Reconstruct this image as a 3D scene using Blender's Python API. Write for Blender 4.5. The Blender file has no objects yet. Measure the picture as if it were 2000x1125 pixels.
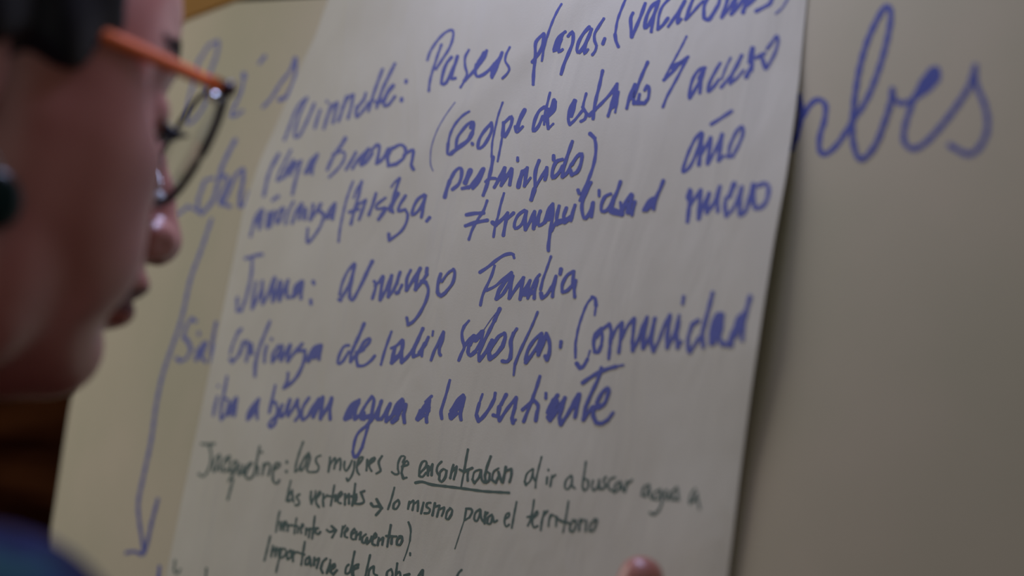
import bpy, bmesh, math, random
import numpy as np
from mathutils import Vector, Matrix

# ------------------------------------------------------------------ camera, light, exposure
SC = bpy.context.scene
COL = SC.collection
F = 2778.0                                   # focal length in pixels of the 2000 px frame (50 mm)
XC = np.array([0.6553334, -0.04762361, -0.75383693])     # room axes seen from the camera (right, down, forward)
YC = np.array([0.74115527, 0.23304514, 0.62958623])
ZC = np.array([0.14569487, -0.97129911, 0.18801875])
WC = np.stack([XC, YC, ZC], 1)               # room -> camera
CAM = np.array([0.0, -0.48478, 1.5])
cam_data = bpy.data.cameras.new('camera')
cam = bpy.data.objects.new('camera', cam_data)
COL.objects.link(cam)
Rt = WC.T
M = Matrix.Identity(4)
for r in range(3):
    M[r][0] = Rt[r, 0]; M[r][1] = -Rt[r, 1]; M[r][2] = -Rt[r, 2]; M[r][3] = CAM[r]
cam.matrix_world = M
cam_data.lens = 50.0
cam_data.sensor_width = 36.0
cam_data.clip_start = 0.02
cam_data.dof.use_dof = True
cam_data.dof.focus_distance = 0.778
cam_data.dof.aperture_fstop = 2.8
SC.camera = cam

SC.view_settings.view_transform = 'Standard'
SC.view_settings.look = 'None'
SC.view_settings.gamma = 1.0
SC.view_settings.use_curve_mapping = False
SC.view_settings.exposure = 0.0

world = bpy.data.worlds.new('World'); SC.world = world
world.use_nodes = True
bg = world.node_tree.nodes['Background']
bg.inputs[0].default_value = (0.96, 0.95, 0.95, 1); bg.inputs[1].default_value = 0.170

def area(name, loc, target, size, power, color):
    l = bpy.data.lights.new(name, 'AREA'); l.shape = 'RECTANGLE'
    l.size = size[0]; l.size_y = size[1]; l.energy = power; l.color = color
    o = bpy.data.objects.new(name, l); COL.objects.link(o)
    o.location = loc
    o.rotation_euler = (Vector(target) - Vector(loc)).to_track_quat('-Z', 'Y').to_euler()
    return o
area('forehead_light', (-0.52, -0.115, 2.0), (-0.54, -0.25, 1.6), (0.30, 0.12), 1.38, (0.58, 0.63, 1.0))  # small cool lamp added close above the head to brighten forehead and temple
area('room_light', (-1.60, -0.80, 2.0), (-0.5, -0.1, 1.5), (1.0, 1.0), 5.6, (1.0, 0.97, 0.90))

# ------------------------------------------------------------------ helpers
def ray(px, py):
    d = np.array([(px - 1000.0) / F, (py - 562.5) / F, 1.0])
    return Rt @ d
def on_wall(px, py, off=0.0):                # the point of the picture that lies off metres in front of the wall face
    d = ray(px, py)
    t = (-off - CAM[1]) / d[1]
    return CAM + t * d

def mesh_obj(name, verts, faces, mat, parent=None, smooth=False):
    me = bpy.data.meshes.new(name)
    me.from_pydata([tuple(v) for v in verts], [], faces)
    me.validate(); me.update()
    if smooth:
        me.polygons.foreach_set('use_smooth', [True] * len(me.polygons))
    me.materials.append(mat)
    o = bpy.data.objects.new(name, me); COL.objects.link(o)
    if parent: o.parent = parent
    return o
def bm_obj(name, bm, mat, parent=None, smooth=True):
    me = bpy.data.meshes.new(name); bm.to_mesh(me); bm.free()
    if smooth:
        me.polygons.foreach_set('use_smooth', [True] * len(me.polygons))
    me.materials.append(mat)
    o = bpy.data.objects.new(name, me); COL.objects.link(o)
    if parent: o.parent = parent
    return o
def empty(name, loc=(0, 0, 0)):
    o = bpy.data.objects.new(name, None); COL.objects.link(o); o.location = loc
    o.empty_display_size = 0.02
    return o
def tag(o, label=None, cat=None, group=None, kind=None):
    if label: o['label'] = label
    if cat: o['category'] = cat
    if group: o['group'] = group
    if kind: o['kind'] = kind
    return o

# ------------------------------------------------------------------ materials
def new_mat(name, color, rough=0.8, spec=0.3):
    m = bpy.data.materials.new(name); m.use_nodes = True
    b = m.node_tree.nodes['Principled BSDF']
    b.inputs['Base Color'].default_value = (*color, 1)
    b.inputs['Roughness'].default_value = rough
    b.inputs['Specular IOR Level'].default_value = spec
    return m, m.node_tree, b
def noise_color(nt, b, c1, c2, scale, detail=4, coord='Object', stretch=(1, 1, 1), lo=0.35, hi=0.65):
    tc = nt.nodes.new('ShaderNodeTexCoord'); mp = nt.nodes.new('ShaderNodeMapping')
    mp.inputs['Scale'].default_value = stretch
    nt.links.new(tc.outputs[coord], mp.inputs['Vector'])
    n = nt.nodes.new('ShaderNodeTexNoise'); n.inputs['Scale'].default_value = scale; n.inputs['Detail'].default_value = detail
    nt.links.new(mp.outputs['Vector'], n.inputs['Vector'])
    r = nt.nodes.new('ShaderNodeValToRGB')
    r.color_ramp.elements[0].color = (*c1, 1); r.color_ramp.elements[1].color = (*c2, 1)
    r.color_ramp.elements[0].position = lo; r.color_ramp.elements[1].position = hi
    nt.links.new(n.outputs['Fac'], r.inputs['Fac'])
    nt.links.new(r.outputs['Color'], b.inputs['Base Color'])
    return mp, n, r
def add_bump(nt, b, mp, scale, strength, dist=0.001, detail=3):
    n = nt.nodes.new('ShaderNodeTexNoise'); n.inputs['Scale'].default_value = scale; n.inputs['Detail'].default_value = detail
    nt.links.new(mp.outputs['Vector'], n.inputs['Vector'])
    bu = nt.nodes.new('ShaderNodeBump'); bu.inputs['Strength'].default_value = strength; bu.inputs['Distance'].default_value = dist
    nt.links.new(n.outputs['Fac'], bu.inputs['Height'])
    nt.links.new(bu.outputs['Normal'], b.inputs['Normal'])
    return bu

m_front, nt, b = new_mat('grey_newsprint', (0.5, 0.5, 0.5), 0.75, 0.25)
mp, n_, r_ = noise_color(nt, b, (0.555, 0.520, 0.430), (0.600, 0.568, 0.480), 14, 5)
bu = add_bump(nt, b, mp, 900, 0.25, 0.0002)
mp2 = nt.nodes.new('ShaderNodeMapping'); mp2.inputs['Rotation'].default_value = (0, 0.5, 0); mp2.inputs['Scale'].default_value = (1.0, 1.0, 0.35)
nt.links.new(nt.nodes['Texture Coordinate'].outputs['Object'], mp2.inputs['Vector'])
wn = nt.nodes.new('ShaderNodeTexNoise'); wn.inputs['Scale'].default_value = 24; wn.inputs['Detail'].default_value = 3; wn.inputs['Distortion'].default_value = 0.6
nt.links.new(mp2.outputs['Vector'], wn.inputs['Vector'])
b2 = nt.nodes.new('ShaderNodeBump'); b2.inputs['Strength'].default_value = 0.35; b2.inputs['Distance'].default_value = 0.006
nt.links.new(wn.outputs['Fac'], b2.inputs['Height']); nt.links.new(bu.outputs['Normal'], b2.inputs['Normal']); nt.links.new(b2.outputs['Normal'], b.inputs['Normal'])
m_back, nt, b = new_mat('buff_newsprint', (0.5, 0.5, 0.5), 0.8, 0.2)
mp, n_, r_ = noise_color(nt, b, (0.475, 0.434, 0.308), (0.545, 0.472, 0.350), 7, 5)
add_bump(nt, b, mp, 700, 0.25, 0.0002)
m_blue, _, _ = new_mat('blue_marker_ink', (0.056, 0.074, 0.320), 0.55, 0.3)
m_green, _, _ = new_mat('green_marker_ink', (0.040, 0.085, 0.075), 0.55, 0.3)
m_wood, nt, b = new_mat('brown_wood', (0.1, 0.05, 0.02), 0.9, 0.0)
mp, n_, r_ = noise_color(nt, b, (0.008, 0.002, 0.001), (0.034, 0.011, 0.004), 5, 6, stretch=(0.6, 1, 7))
add_bump(nt, b, mp, 30, 0.3, 0.002)
m_skin, nt, b = new_mat('brown_skin', (0.25, 0.12, 0.09), 0.34, 0.85)
mp, n_, r_ = noise_color(nt, b, (0.440, 0.150, 0.112), (0.500, 0.192, 0.145), 30, 4)
b.inputs['Coat Weight'].default_value = 0.35; b.inputs['Coat Roughness'].default_value = 0.45
b.inputs['Subsurface Weight'].default_value = 0.12
b.inputs['Subsurface Radius'].default_value = (0.010, 0.004, 0.002)
b.inputs['Subsurface Scale'].default_value = 0.4
add_bump(nt, b, mp, 500, 0.15, 0.0003)
m_lip, nt, b = new_mat('lips', (0.17, 0.055, 0.055), 0.4, 0.5)
m_hair, nt, b = new_mat('black_hair', (0.008, 0.008, 0.011), 0.45, 0.4)
m_orange, nt, b = new_mat('orange_temple_plastic', (0.98, 0.22, 0.065), 0.6, 0.1)
m_navy, nt, b = new_mat('dark_navy_acetate', (0.012, 0.014, 0.040), 0.22, 0.5)
m_maroon, nt, b = new_mat('dark_maroon_acetate', (0.045, 0.008, 0.018), 0.3, 0.5)
m_metal, nt, b = new_mat('hinge_metal', (0.75, 0.78, 0.8), 0.2, 0.5); b.inputs['Metallic'].default_value = 1
m_pad, nt, b = new_mat('nose_pad_silicone', (0.85, 0.9, 0.92), 0.25, 0.6); b.inputs['Transmission Weight'].default_value = 0.25
m_lens, nt, b = new_mat('clear_lens', (1, 1, 1), 0.0, 0.5)
tr = nt.nodes.new('ShaderNodeBsdfTransparent'); tr.inputs[0].default_value = (0.96, 0.97, 0.97, 1)
gl = nt.nodes.new('ShaderNodeBsdfGlossy'); gl.inputs['Roughness'].default_value = 0.03
mx = nt.nodes.new('ShaderNodeMixShader'); lw = nt.nodes.new('ShaderNodeFresnel'); lw.inputs[0].default_value = 1.05
ml = nt.nodes.new('ShaderNodeMath'); ml.operation = 'MULTIPLY'; ml.inputs[1].default_value = 0.35
nt.links.new(lw.outputs[0], ml.inputs[0]); nt.links.new(ml.outputs[0], mx.inputs[0]); nt.links.new(tr.outputs[0], mx.inputs[1]); nt.links.new(gl.outputs[0], mx.inputs[2])
nt.links.new(mx.outputs[0], nt.nodes['Material Output'].inputs['Surface'])
m_eye, nt, b = new_mat('eye_white', (0.6, 0.55, 0.5), 0.2, 0.5)
m_iris, nt, b = new_mat('dark_iris', (0.02, 0.01, 0.006), 0.15, 0.5)
m_ear, nt, b = new_mat('dark_green_enamel', (0.004, 0.018, 0.016), 0.3, 0.5)
m_trousers, nt, b = new_mat('dark_denim', (0.02, 0.025, 0.045), 0.9, 0.2)
m_cloth, nt, b = new_mat('blue_teal_print', (0.1, 0.1, 0.3), 0.85, 0.2)
tc = nt.nodes.new('ShaderNodeTexCoord'); vn = nt.nodes.new('ShaderNodeTexNoise')
vn.inputs['Scale'].default_value = 34; vn.inputs['Detail'].default_value = 2
cmp_ = nt.nodes.new('ShaderNodeMapping'); cmp_.inputs['Location'].default_value = (0.031, 0.02, 0.0)
nt.links.new(tc.outputs['Object'], cmp_.inputs['Vector']); nt.links.new(cmp_.outputs['Vector'], vn.inputs['Vector'])
cr = nt.nodes.new('ShaderNodeValToRGB'); cr.color_ramp.interpolation = 'EASE'
cr.color_ramp.elements[0].position = 0.44; cr.color_ramp.elements[0].color = (0.008, 0.010, 0.050, 1)
cr.color_ramp.elements[1].position = 0.70; cr.color_ramp.elements[1].color = (0.030, 0.12, 0.13, 1)
e = cr.color_ramp.elements.new(0.56); e.color = (0.020, 0.030, 0.15, 1)
nt.links.new(vn.outputs['Fac'], cr.inputs['Fac']); nt.links.new(cr.outputs['Color'], b.inputs['Base Color'])

# ------------------------------------------------------------------ the wall
wv = [(-6.0, 0.006, 0.12), (1.4, 0.006, 0.12), (1.4, 0.006, 2.9), (-6.0, 0.006, 2.9)]
wv += [(x, 0.10, z) for x, y, z in wv]
wall = mesh_obj('wall_back', wv, [(0, 1, 2, 3), (7, 6, 5, 4), (0, 4, 5, 1), (1, 5, 6, 2), (2, 6, 7, 3), (3, 7, 4, 0)], m_wood)
m_rail, nt, b = new_mat('orange_brown_wood', (0.4, 0.2, 0.07), 0.8, 0.05)
mp, n_, r_ = noise_color(nt, b, (0.26, 0.13, 0.035), (0.36, 0.19, 0.055), 6, 5, stretch=(0.5, 1, 8))
_z = on_wall(298, 70)[2]
bm = bmesh.new(); bmesh.ops.create_cube(bm, size=1)
for v in bm.verts: v.co = Vector((v.co.x * 7.4 - 2.3, v.co.y * 0.010 + 0.0012, v.co.z * 0.16 + _z + 0.08))
bmesh.ops.bevel(bm, geom=list(bm.edges), offset=0.0015, segments=2, affect='EDGES')
rail = bm_obj('trim_1', bm, m_rail, None, smooth=False)
tag(rail, 'orange-brown wooden rail along the wall above the paper sheets', kind='structure')
m_floor, nt, b = new_mat('floor_boards', (0.08, 0.05, 0.03), 0.5, 0.3)
noise_color(nt, b, (0.05, 0.03, 0.018), (0.11, 0.065, 0.035), 4, 4, stretch=(8, 0.6, 1))
fl = mesh_obj('floor', [(-6.0, -3.0, 0.0), (1.4, -3.0, 0.0), (1.4, 0.1, 0.0), (-6.0, 0.1, 0.0), (-6.0, -3.0, 0.12), (1.4, -3.0, 0.12), (1.4, 0.1, 0.12), (-6.0, 0.1, 0.12)],
              [(3, 2, 1, 0), (4, 5, 6, 7), (0, 1, 5, 4), (1, 2, 6, 5), (2, 3, 7, 6), (3, 0, 4, 7)], m_floor)
tag(fl, 'dark wooden floor', kind='structure')
tag(wall, 'dark brown varnished wooden wall behind the paper sheets', kind='structure')

# ------------------------------------------------------------------ paper sheets
def lerp_tab(tab, y):
    ys = [p[1] for p in tab]; xs = [p[0] for p in tab]
    return float(np.interp(y, ys, xs))
def smooth_tab(tab, y):
    return (lerp_tab(tab, y - 18) + 2 * lerp_tab(tab, y) + lerp_tab(tab, y + 18)) / 4
FL = [(700, -110), (668, -60), (640, 0), (612, 80), (588, 124), (570, 172), (537, 250), (509, 310), (477, 400), (457, 500), (436, 600), (414, 700), (393, 800), (371, 900), (350, 1000), (324, 1125), (292, 1280)]
FR = [(1590, -110), (1583, -50), (1576, 0), (1569, 70), (1562, 150), (1549, 250), (1536, 340), (1512, 470), (1488, 620), (1466, 770), (1445, 930), (1422, 1125), (1402, 1280)]
def back_off(px, py):
    u = px / 2000.0; v = py / 1125.0
    return 0.0012 + 0.0005 * math.sin(6 * u + 3 * v) + 0.0003 * math.sin(14 * u - 5 * v)
def front_off(px, py):                       # how far the front sheet stands off the wall
    l, r = smooth_tab(FL, py), smooth_tab(FR, py)
    u = (px - l) / (r - l); v = py / 1125.0
    o = back_off(px, py) + 0.0009
    o += 0.0068 * max(0.0, min(1.2, (u - 0.78) / 0.22)) ** 2 * float(np.interp(v, (0, 0.12, 0.35, 0.6, 0.8, 1.0), (0.05, 0.15, 0.8, 1.0, 0.5, 0.3)))
    o += 0.0007 * math.sin(5.1 * u + 2.6 * v + 0.4) + 0.0004 * math.sin(11.0 * u - 7.0 * v + 1.0) * (1 - 0.5 * v)
    o += 0.0008 * math.exp(-((u * 1.2 + v * 1.0 - 0.62) / 0.05) ** 2) * max(0, 1 - 1.3 * v)
    o += 0.0010 * math.exp(-((u - 0.93 - 0.25 * (v - 0.35)) / 0.035) ** 2) * math.exp(-((v - 0.25) / 0.3) ** 2)
    return max(o, back_off(px, py) + 0.0006)
def sheet(name, L, R, y0, y1, off, ncol, nrow, mat, thick=0.00025, top=None):
    V = []; Fc = []
    for side in (0, 1):
        for j in range(nrow + 1):
            for i in range(ncol + 1):
                u = i / ncol
                if top:
                    x = None
                    yt = top(u); y = yt + (y1 - yt) * j / nrow
                else:
                    y = y0 + (y1 - y0) * j / nrow
                l = smooth_tab(L, y); r = smooth_tab(R, y)
                x = l + (r - l) * u
                V.append(on_wall(x, y, off(x, y) - side * thick))
    n = (ncol + 1) * (nrow + 1)
    def q(a, b, c, d, s): Fc.append((a, b, c, d) if s else (d, c, b, a))
    for j in range(nrow):
        for i in range(ncol):
            a = j * (ncol + 1) + i
            q(a, a + 1, a + ncol + 2, a + ncol + 1, 0)
            q(n + a, n + a + 1, n + a + ncol + 2, n + a + ncol + 1, 1)
    def strip(idx):                              # the cut edge of the sheet: faces with their own corners, so it shades crisply
        base = len(V)
        for k in idx: V.append(V[k]); V.append(V[n + k])
        for k in range(len(idx) - 1):
            a = base + 2 * k
            Fc.append((a, a + 2, a + 3, a + 1))
    W_ = ncol + 1
    ring = [i for i in range(W_)] + [j * W_ + ncol for j in range(1, nrow + 1)] + [nrow * W_ + i for i in range(ncol - 1, -1, -1)] + [j * W_ for j in range(nrow - 1, -1, -1)]
    strip(ring)
    return mesh_obj(name, V, Fc, mat, smooth=True)
BL = [(318, -80), (298, 12), (254, 225), (212, 430), (168, 640), (135, 800), (92, 1085), (60, 1300)]
BR = [(2260, -80), (2245, 12), (2100, 1300)]
back = sheet('paper_sheet', BL, BR, 0, 1280, back_off, 60, 50, m_back, top=lambda u: 14 - 75 * u ** 0.8)
tag(back, 'large buff paper sheet flat on the wall with big blue writing, behind the grey sheet', 'paper sheet')
front = sheet('paper_sheet', FL, FR, -100, 1270, front_off, 84, 84, m_front)
tag(front, 'pale grey paper sheet on top, covered in blue and green handwriting', 'paper sheet')

# ------------------------------------------------------------------ handwriting
def catmull(P, step=5.0):
    if len(P) < 3: 
        a, b_ = P; n = max(2, int(math.hypot(b_[0] - a[0], b_[1] - a[1]) / step))
        return [(a[0] + (b_[0] - a[0]) * k / n, a[1] + (b_[1] - a[1]) * k / n) for k in range(n + 1)]
    Q = [(2 * P[0][0] - P[1][0], 2 * P[0][1] - P[1][1])] + P + [(2 * P[-1][0] - P[-2][0], 2 * P[-1][1] - P[-2][1])]
    out = []
    for i in range(1, len(Q) - 2):
        p0, p1, p2, p3 = Q[i - 1:i + 3]
        n = max(2, int(math.hypot(p2[0] - p1[0], p2[1] - p1[1]) / step))
        for k in range(n):
            t = k / n
            out.append(tuple(0.5 * (2 * p1[c] + (p2[c] - p0[c]) * t + (2 * p0[c] - 5 * p1[c] + 4 * p2[c] - p3[c]) * t * t
                                    + (-p0[c] + 3 * p1[c] - 3 * p2[c] + p3[c]) * t ** 3) for c in (0, 1)))
    out.append(P[-1])
    return out
def add_stroke(V, Fc, pts, w, off, h0):
    """a marker line laid on the sheet: a thin raised ribbon with round ends"""
    if len(pts) == 1: pts = [pts[0], (pts[0][0] + 0.6, pts[0][1] + 1.2)]
    P = catmull(pts, 3.0 if w < 6 else 4.0)
    rows = []
    n = len(P)
    hw = w / 2
    T = []
    for i in range(n):
        a = P[max(0, i - 1)]; c = P[min(n - 1, i + 1)]
        dx, dy = c[0] - a[0], c[1] - a[1]; l = math.hypot(dx, dy) or 1
        T.append((dx / l, dy / l))
    def put(x, y, h):
        V.append(on_wall(x, y, off(x, y) + h)); return len(V) - 1
    def row(x, y, t, hw_, h):
        nx, ny = -t[1], t[0]
        return [put(x + nx * hw_, y + ny * hw_, h), put(x - nx * hw_, y - ny * hw_, h)]
    prev = None
    seq = []
    x, y = P[0]; t = T[0]
    for k, (a, s) in enumerate(((0.98, 0.25), (0.8, 0.6), (0.45, 0.89))): seq.append((x - t[0] * hw * a, y - t[1] * hw * a, t, hw * s))
    for i in range(n):
        d0 = i / max(1, n - 1)
        seq.append((P[i][0], P[i][1], T[i], hw * (0.94 + 0.10 * math.sin(i * 0.9 + pts[0][0]))))
    x, y = P[-1]; t = T[-1]
    for k, (a, s) in enumerate(((0.45, 0.89), (0.8, 0.6), (0.98, 0.25))): seq.append((x + t[0] * hw * a, y + t[1] * hw * a, t, hw * s))
    for k, (x, y, t, hh) in enumerate(seq):
        r = row(x, y, t, hh, h0 + 0.0000010 * k)
        if prev: Fc.append((prev[0], prev[1], r[1], r[0]))
        prev = r
WORDS = []
def word(sheet_, ox, oy, s, w, ink, text):
    V, Fc = [], []
    off = front_off if sheet_ is front else back_off
    ns = 0
    for st in text.split(';'):
        st = st.split()
        if not st: continue
        ww = w
        if st[0][0] == 'w': ww = float(st[0][1:]); st = st[1:]
        P = [tuple(float(c) for c in q.split(',')) for q in st]
        P = [(ox + x / s, oy + y / s) for x, y in P]
        add_stroke(V, Fc, P, ww, off, 0.00006 + 0.000006 * ns)
        ns += 1
    o = mesh_obj('handwritten_word', V, Fc, ink, sheet_)
    WORDS.append(o)
    return o
B, G = m_blue, m_green
S5 = 5.627
# each word: sheet, origin of its tracing, scale, line width, ink, strokes
FB = lambda ox, oy, t, s=S5, w=7.0: word(front, ox, oy, s, w, B, t)
FG = lambda ox, oy, t, s=S5, w=4.6: word(front, ox, oy, s, w, G, t)
# first line
FB(540, 80, "85,1085 130,980 180,840 250,700 335,625;335,625 270,760 230,880 200,1000 200,1055 250,1040 310,930 370,800 415,690;480,760 450,850 420,955;605,700 560,830 520,960;w6 560,830 600,740 660,675;670,680 645,780 620,900;770,610 730,740 680,880;w6 720,740 790,620 845,590;w6 845,590 820,720 785,850;870,780 900,720 960,640 980,575;w6 880,720 875,790 880,840 930,790 1000,700;w6 1165,310 1120,430 1060,600 1010,770;1300,250 1230,390 1160,540 1100,730;1000,690 1060,650;w9 1100,675 1170,655;w8 1185,640 1230,550 1280,490;1190,640 1180,710 1230,700 1300,610;w6 555,665", w=6.2)
FB(540, 80, "w7 1425,435 1423,455;w8 1376,635 1373,655")
FB(800, 30, "w5.5 195,490 230,390 310,270 390,190 460,160 480,190 470,270 430,370 360,480 290,590;w5.5 350,320 310,430 275,540 240,650 220,740 210,830;460,460 410,520 370,620 350,750 400,740 450,640 510,510 525,450;525,450 490,560 465,640 460,700 500,690;w5.5 650,380 610,460 610,560 630,640 600,720 560,790;600,720 680,640 750,560 820,460 845,390;w11 820,420 765,520;735,540 720,620 740,670 790,660 850,620 910,560 980,480 1015,410;1015,410 960,560 905,680;w9 905,660 930,540;w5 1100,350 1060,430 1050,500 1080,550 1095,590 1070,640 1020,690")
FB(1020, 0, "120,925 125,800 135,700 145,600;145,600 145,480 180,420 235,370;240,380 220,500 180,590 110,680;w5 430,45 380,130 330,240 280,380 240,520 215,665;470,350 410,400 370,470 345,560 380,530;w8 440,380 380,510;w6.5 430,430 400,520 400,570 440,545;505,395 550,345 560,400 550,480 510,580 460,700 427,810;735,295 670,370 620,460 600,550 625,575 680,500 730,400 760,320;w6 740,380 700,480 680,590 720,545;w6 895,205 840,290 795,370 795,450 815,500 800,560 770,600;905,425 885,480")
FB(1020, 0, "w5.5 1140,-20 1090,100 1045,230 1020,380;w7.5 1020,380 1030,450 1055,510;1215,145 1192,200 1195,300 1200,405;1205,405 1250,300 1300,180 1350,40;1500,10 1430,60 1370,170 1342,310 1390,270 1450,150 1500,10;1480,60 1440,200 1417,345;w6 1620,-20 1540,70 1500,180 1490,315;1490,320 1540,280 1600,200;w6.5 1605,290 1660,210 1740,90 1780,10;w6.5 1790,10 1735,120 1700,260 1745,210;1880,-20 1840,80 1795,210;w6 1795,215 1860,150 1920,80 1985,10", w=7.4)
FB(1260, 0, "w8 690,-30 650,60 645,180;w9 650,200 700,215 760,130;w8 760,130 810,40 820,-20;910,-20 880,80 842,190;w6 845,190 910,110 980,-20;1000,-20 975,80 945,150;945,155 1010,90 1080,-10;w9 1120,-20 1095,70 1075,135;w10 1110,60 1200,-15;1395,-20 1370,40 1300,80 1220,122;w4 1570,-20 1510,80 1435,150", w=8)
# second line
FB(490, 250, "w8 255,240 205,330;230,270 180,380 150,470 118,620;w5.5 365,205 310,310 265,400 240,480;250,480 300,440 330,370 390,295;w8 300,450 380,330;390,300 370,390 360,430;460,300 430,400 400,510 380,605;385,380 420,320 455,310;610,240 550,300 505,390 495,420 550,370;605,260 565,350 558,420;w9 515,400 580,300", s=4.689, w=6.6)
FB(490, 250, "865,90 810,180 750,270 700,380;w8 865,95 820,170;w5.5 750,240 840,215 860,260 830,330 780,390 718,450;960,225 920,300 872,378;930,370 990,280 1080,190;w9 1075,200 1010,325;1010,340 1060,310 1110,230;1110,200 1150,155 1175,165 1170,230 1150,325;1150,325 1200,290 1260,190;w8 1290,185 1250,260 1260,340;w8 1260,345 1330,330;1330,330 1400,270 1415,190 1370,152 1300,185;1400,250 1440,220 1485,200 1478,280 1468,340 1488,378", s=4.689, w=6.8)
FB(820, 160, "w2.4 385,225 280,370 190,530 130,700 115,830 120,920 145,975")
FB(820, 160, "w5.5 540,325 470,370 390,460 335,570 310,680;w7 310,680 305,790 350,790;w9 350,780 440,710 530,640 575,560;w6.5 580,560 590,440 530,460 460,540 410,620 395,740;w8 580,450 560,500")
FB(820, 160, "785,450 700,550 650,640 640,730 690,710 740,640 790,530 785,450;w4.5 910,225 860,370 825,520 795,670 787,825;w5 855,870 880,740 905,600 925,450;w8 920,450 910,590;925,450 1005,380 1010,440 980,520 935,600;w9 1150,310 1100,410 1070,500;w5.5 1045,490 1065,555 1130,490")
FB(820, 160, "1370,275 1310,320 1260,430 1245,540 1300,490 1350,380;w5.5 1430,120 1400,240 1375,340 1365,465;w8 1475,200 1430,330;1490,220 1480,300 1420,370;1415,300 1400,400 1410,510;w5 1410,515 1465,460")
FB(1080, 60, "w10 240,775 200,930;w7 235,765 190,850 168,970 185,1030;w6 185,1030 240,980 320,880;w5.5 365,690 335,800 330,850;370,910 350,970 308,995;w6.5 325,840 365,905;545,440 510,600 470,760 450,870 440,965;w8 400,930 460,870;w6.5 450,880 550,780 640,680 700,585;705,585 690,680 650,800 605,935;w11 690,670 650,830;w5 720,670 705,780 683,895;1040,345 980,480 925,620 890,720 885,800;w7 900,590 850,700 810,850;w9 900,620 870,740;930,800 950,700;w9 890,790 1000,795;1000,800 1045,740 1055,640 1035,600 1008,650")
FB(1260, 0, "w5 455,400 400,510 330,640 260,770 205,880;w7 205,880 290,800 380,700 470,625;w10 300,740 440,660;w6 470,630 420,720 370,820 300,950 240,1060 195,1175")
FB(1260, 40, "660,520 600,535 540,610 500,720 485,860 530,790 590,680 640,560;w10 640,540 600,640;w7 650,540 620,650 600,795;825,470 770,560 710,680 690,785 750,730 810,650;w5 940,410 890,510 840,640;835,735 880,680 930,620;w8 1060,385 1010,490 950,600 935,690;w6 935,690 1000,640 1080,550;w11 1180,310 1150,450;w9 1170,500 1110,620;w6.5 1185,310 1180,450 1170,550;w8 1220,410 1310,360;w9 1280,400 1320,520;w6.5 1330,530 1390,430 1440,320 1460,220 1445,165 1400,230 1340,310")
# third line
FB(490, 250, "w7 200,660 250,625;w6 100,745 50,800 20,900 -5,990;w8 90,840 75,920;w6 40,870 110,760;w6 110,750 80,920;150,915 180,820 212,760;w9 165,780 150,900;w6 205,770 180,900;290,730 240,790 235,875 280,820 300,740;w5.5 390,675 345,760 315,880;465,690 410,770 378,870;w8 465,700 440,830;w8 500,740 490,830;w6.5 570,700 545,840;w7 540,840 600,760 640,695;w8 620,750 665,790;w5.5 670,790 640,890 570,1000 515,1050 520,920;770,690 720,750 690,830 740,780;w8 765,700 745,830", s=4.689, w=6.5)
FB(490, 250, "w5 935,490 880,640 840,800 815,930 802,1040;1015,490 980,640 940,780 915,880;w4.5 1015,490 970,560 940,640;w8 905,770 980,740;985,700 1050,660;w6.5 1050,670 1025,740 990,838;1145,600 1115,700 1080,797;w6 1230,640 1155,700 1150,740 1230,730;w8 1235,740 1170,835;1360,460 1310,620 1275,760;w4 1360,460 1320,490 1285,540;w9 1270,740 1345,600;w6 1290,730 1300,772;1415,620 1365,700 1350,760 1410,745;w6 1410,745 1435,790 1420,870 1370,950 1265,1030;w7 1265,1025 1262,970;1585,610 1530,650 1490,720 1475,795 1520,770 1570,700 1600,620;1595,620 1575,740 1560,815", s=4.689, w=6.5)
FB(490, 250, "w8 1635,822 1612,850", s=4.689)
FB(850, 280, "w8.5 105,590 125,510 160,410;160,410 215,310 265,270 290,290 285,370 255,450 190,505;w11 385,300 330,430;w8 300,495 370,480;w6.5 370,490 440,400 520,280;w8 530,280 500,370 450,450 415,490;635,150 620,250 600,340 570,450 527,568;w6.5 555,420 600,385 660,385;650,480 700,390 760,270;765,270 745,370 725,455;725,460 780,370 835,280;w8 840,285 830,370 818,450;w9 960,310 930,400 912,475;w6 960,310 1010,270;1010,270 995,350 980,465;w5.5 980,465 1045,380;1140,190 1110,270 1095,360 1100,470;w9 1090,500 1055,615;w6 1100,480 1170,360 1225,268;1225,268 1220,330 1205,395;w6 905,158 905,190;w7 1300,135 1300,180;1395,175 1330,200 1290,290 1290,378 1350,330 1400,250;w7 1505,-20 1460,110 1415,250 1395,365;w6.5 1400,370 1450,320 1490,235;w8 1480,290 1500,345;1500,345 1560,310 1600,220 1610,115 1560,140 1500,230;w7 405,0", w=7.4)
FB(1080, 240, "405,125 440,140 468,220 468,340 440,480 390,620 330,760 297,850;w9 410,120 455,165", w=7)
FB(850, 280, "w8 345,785 430,770 530,765;w8 335,905 440,870 570,845;w6 570,630 530,740 470,830 410,940 370,1055")
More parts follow.
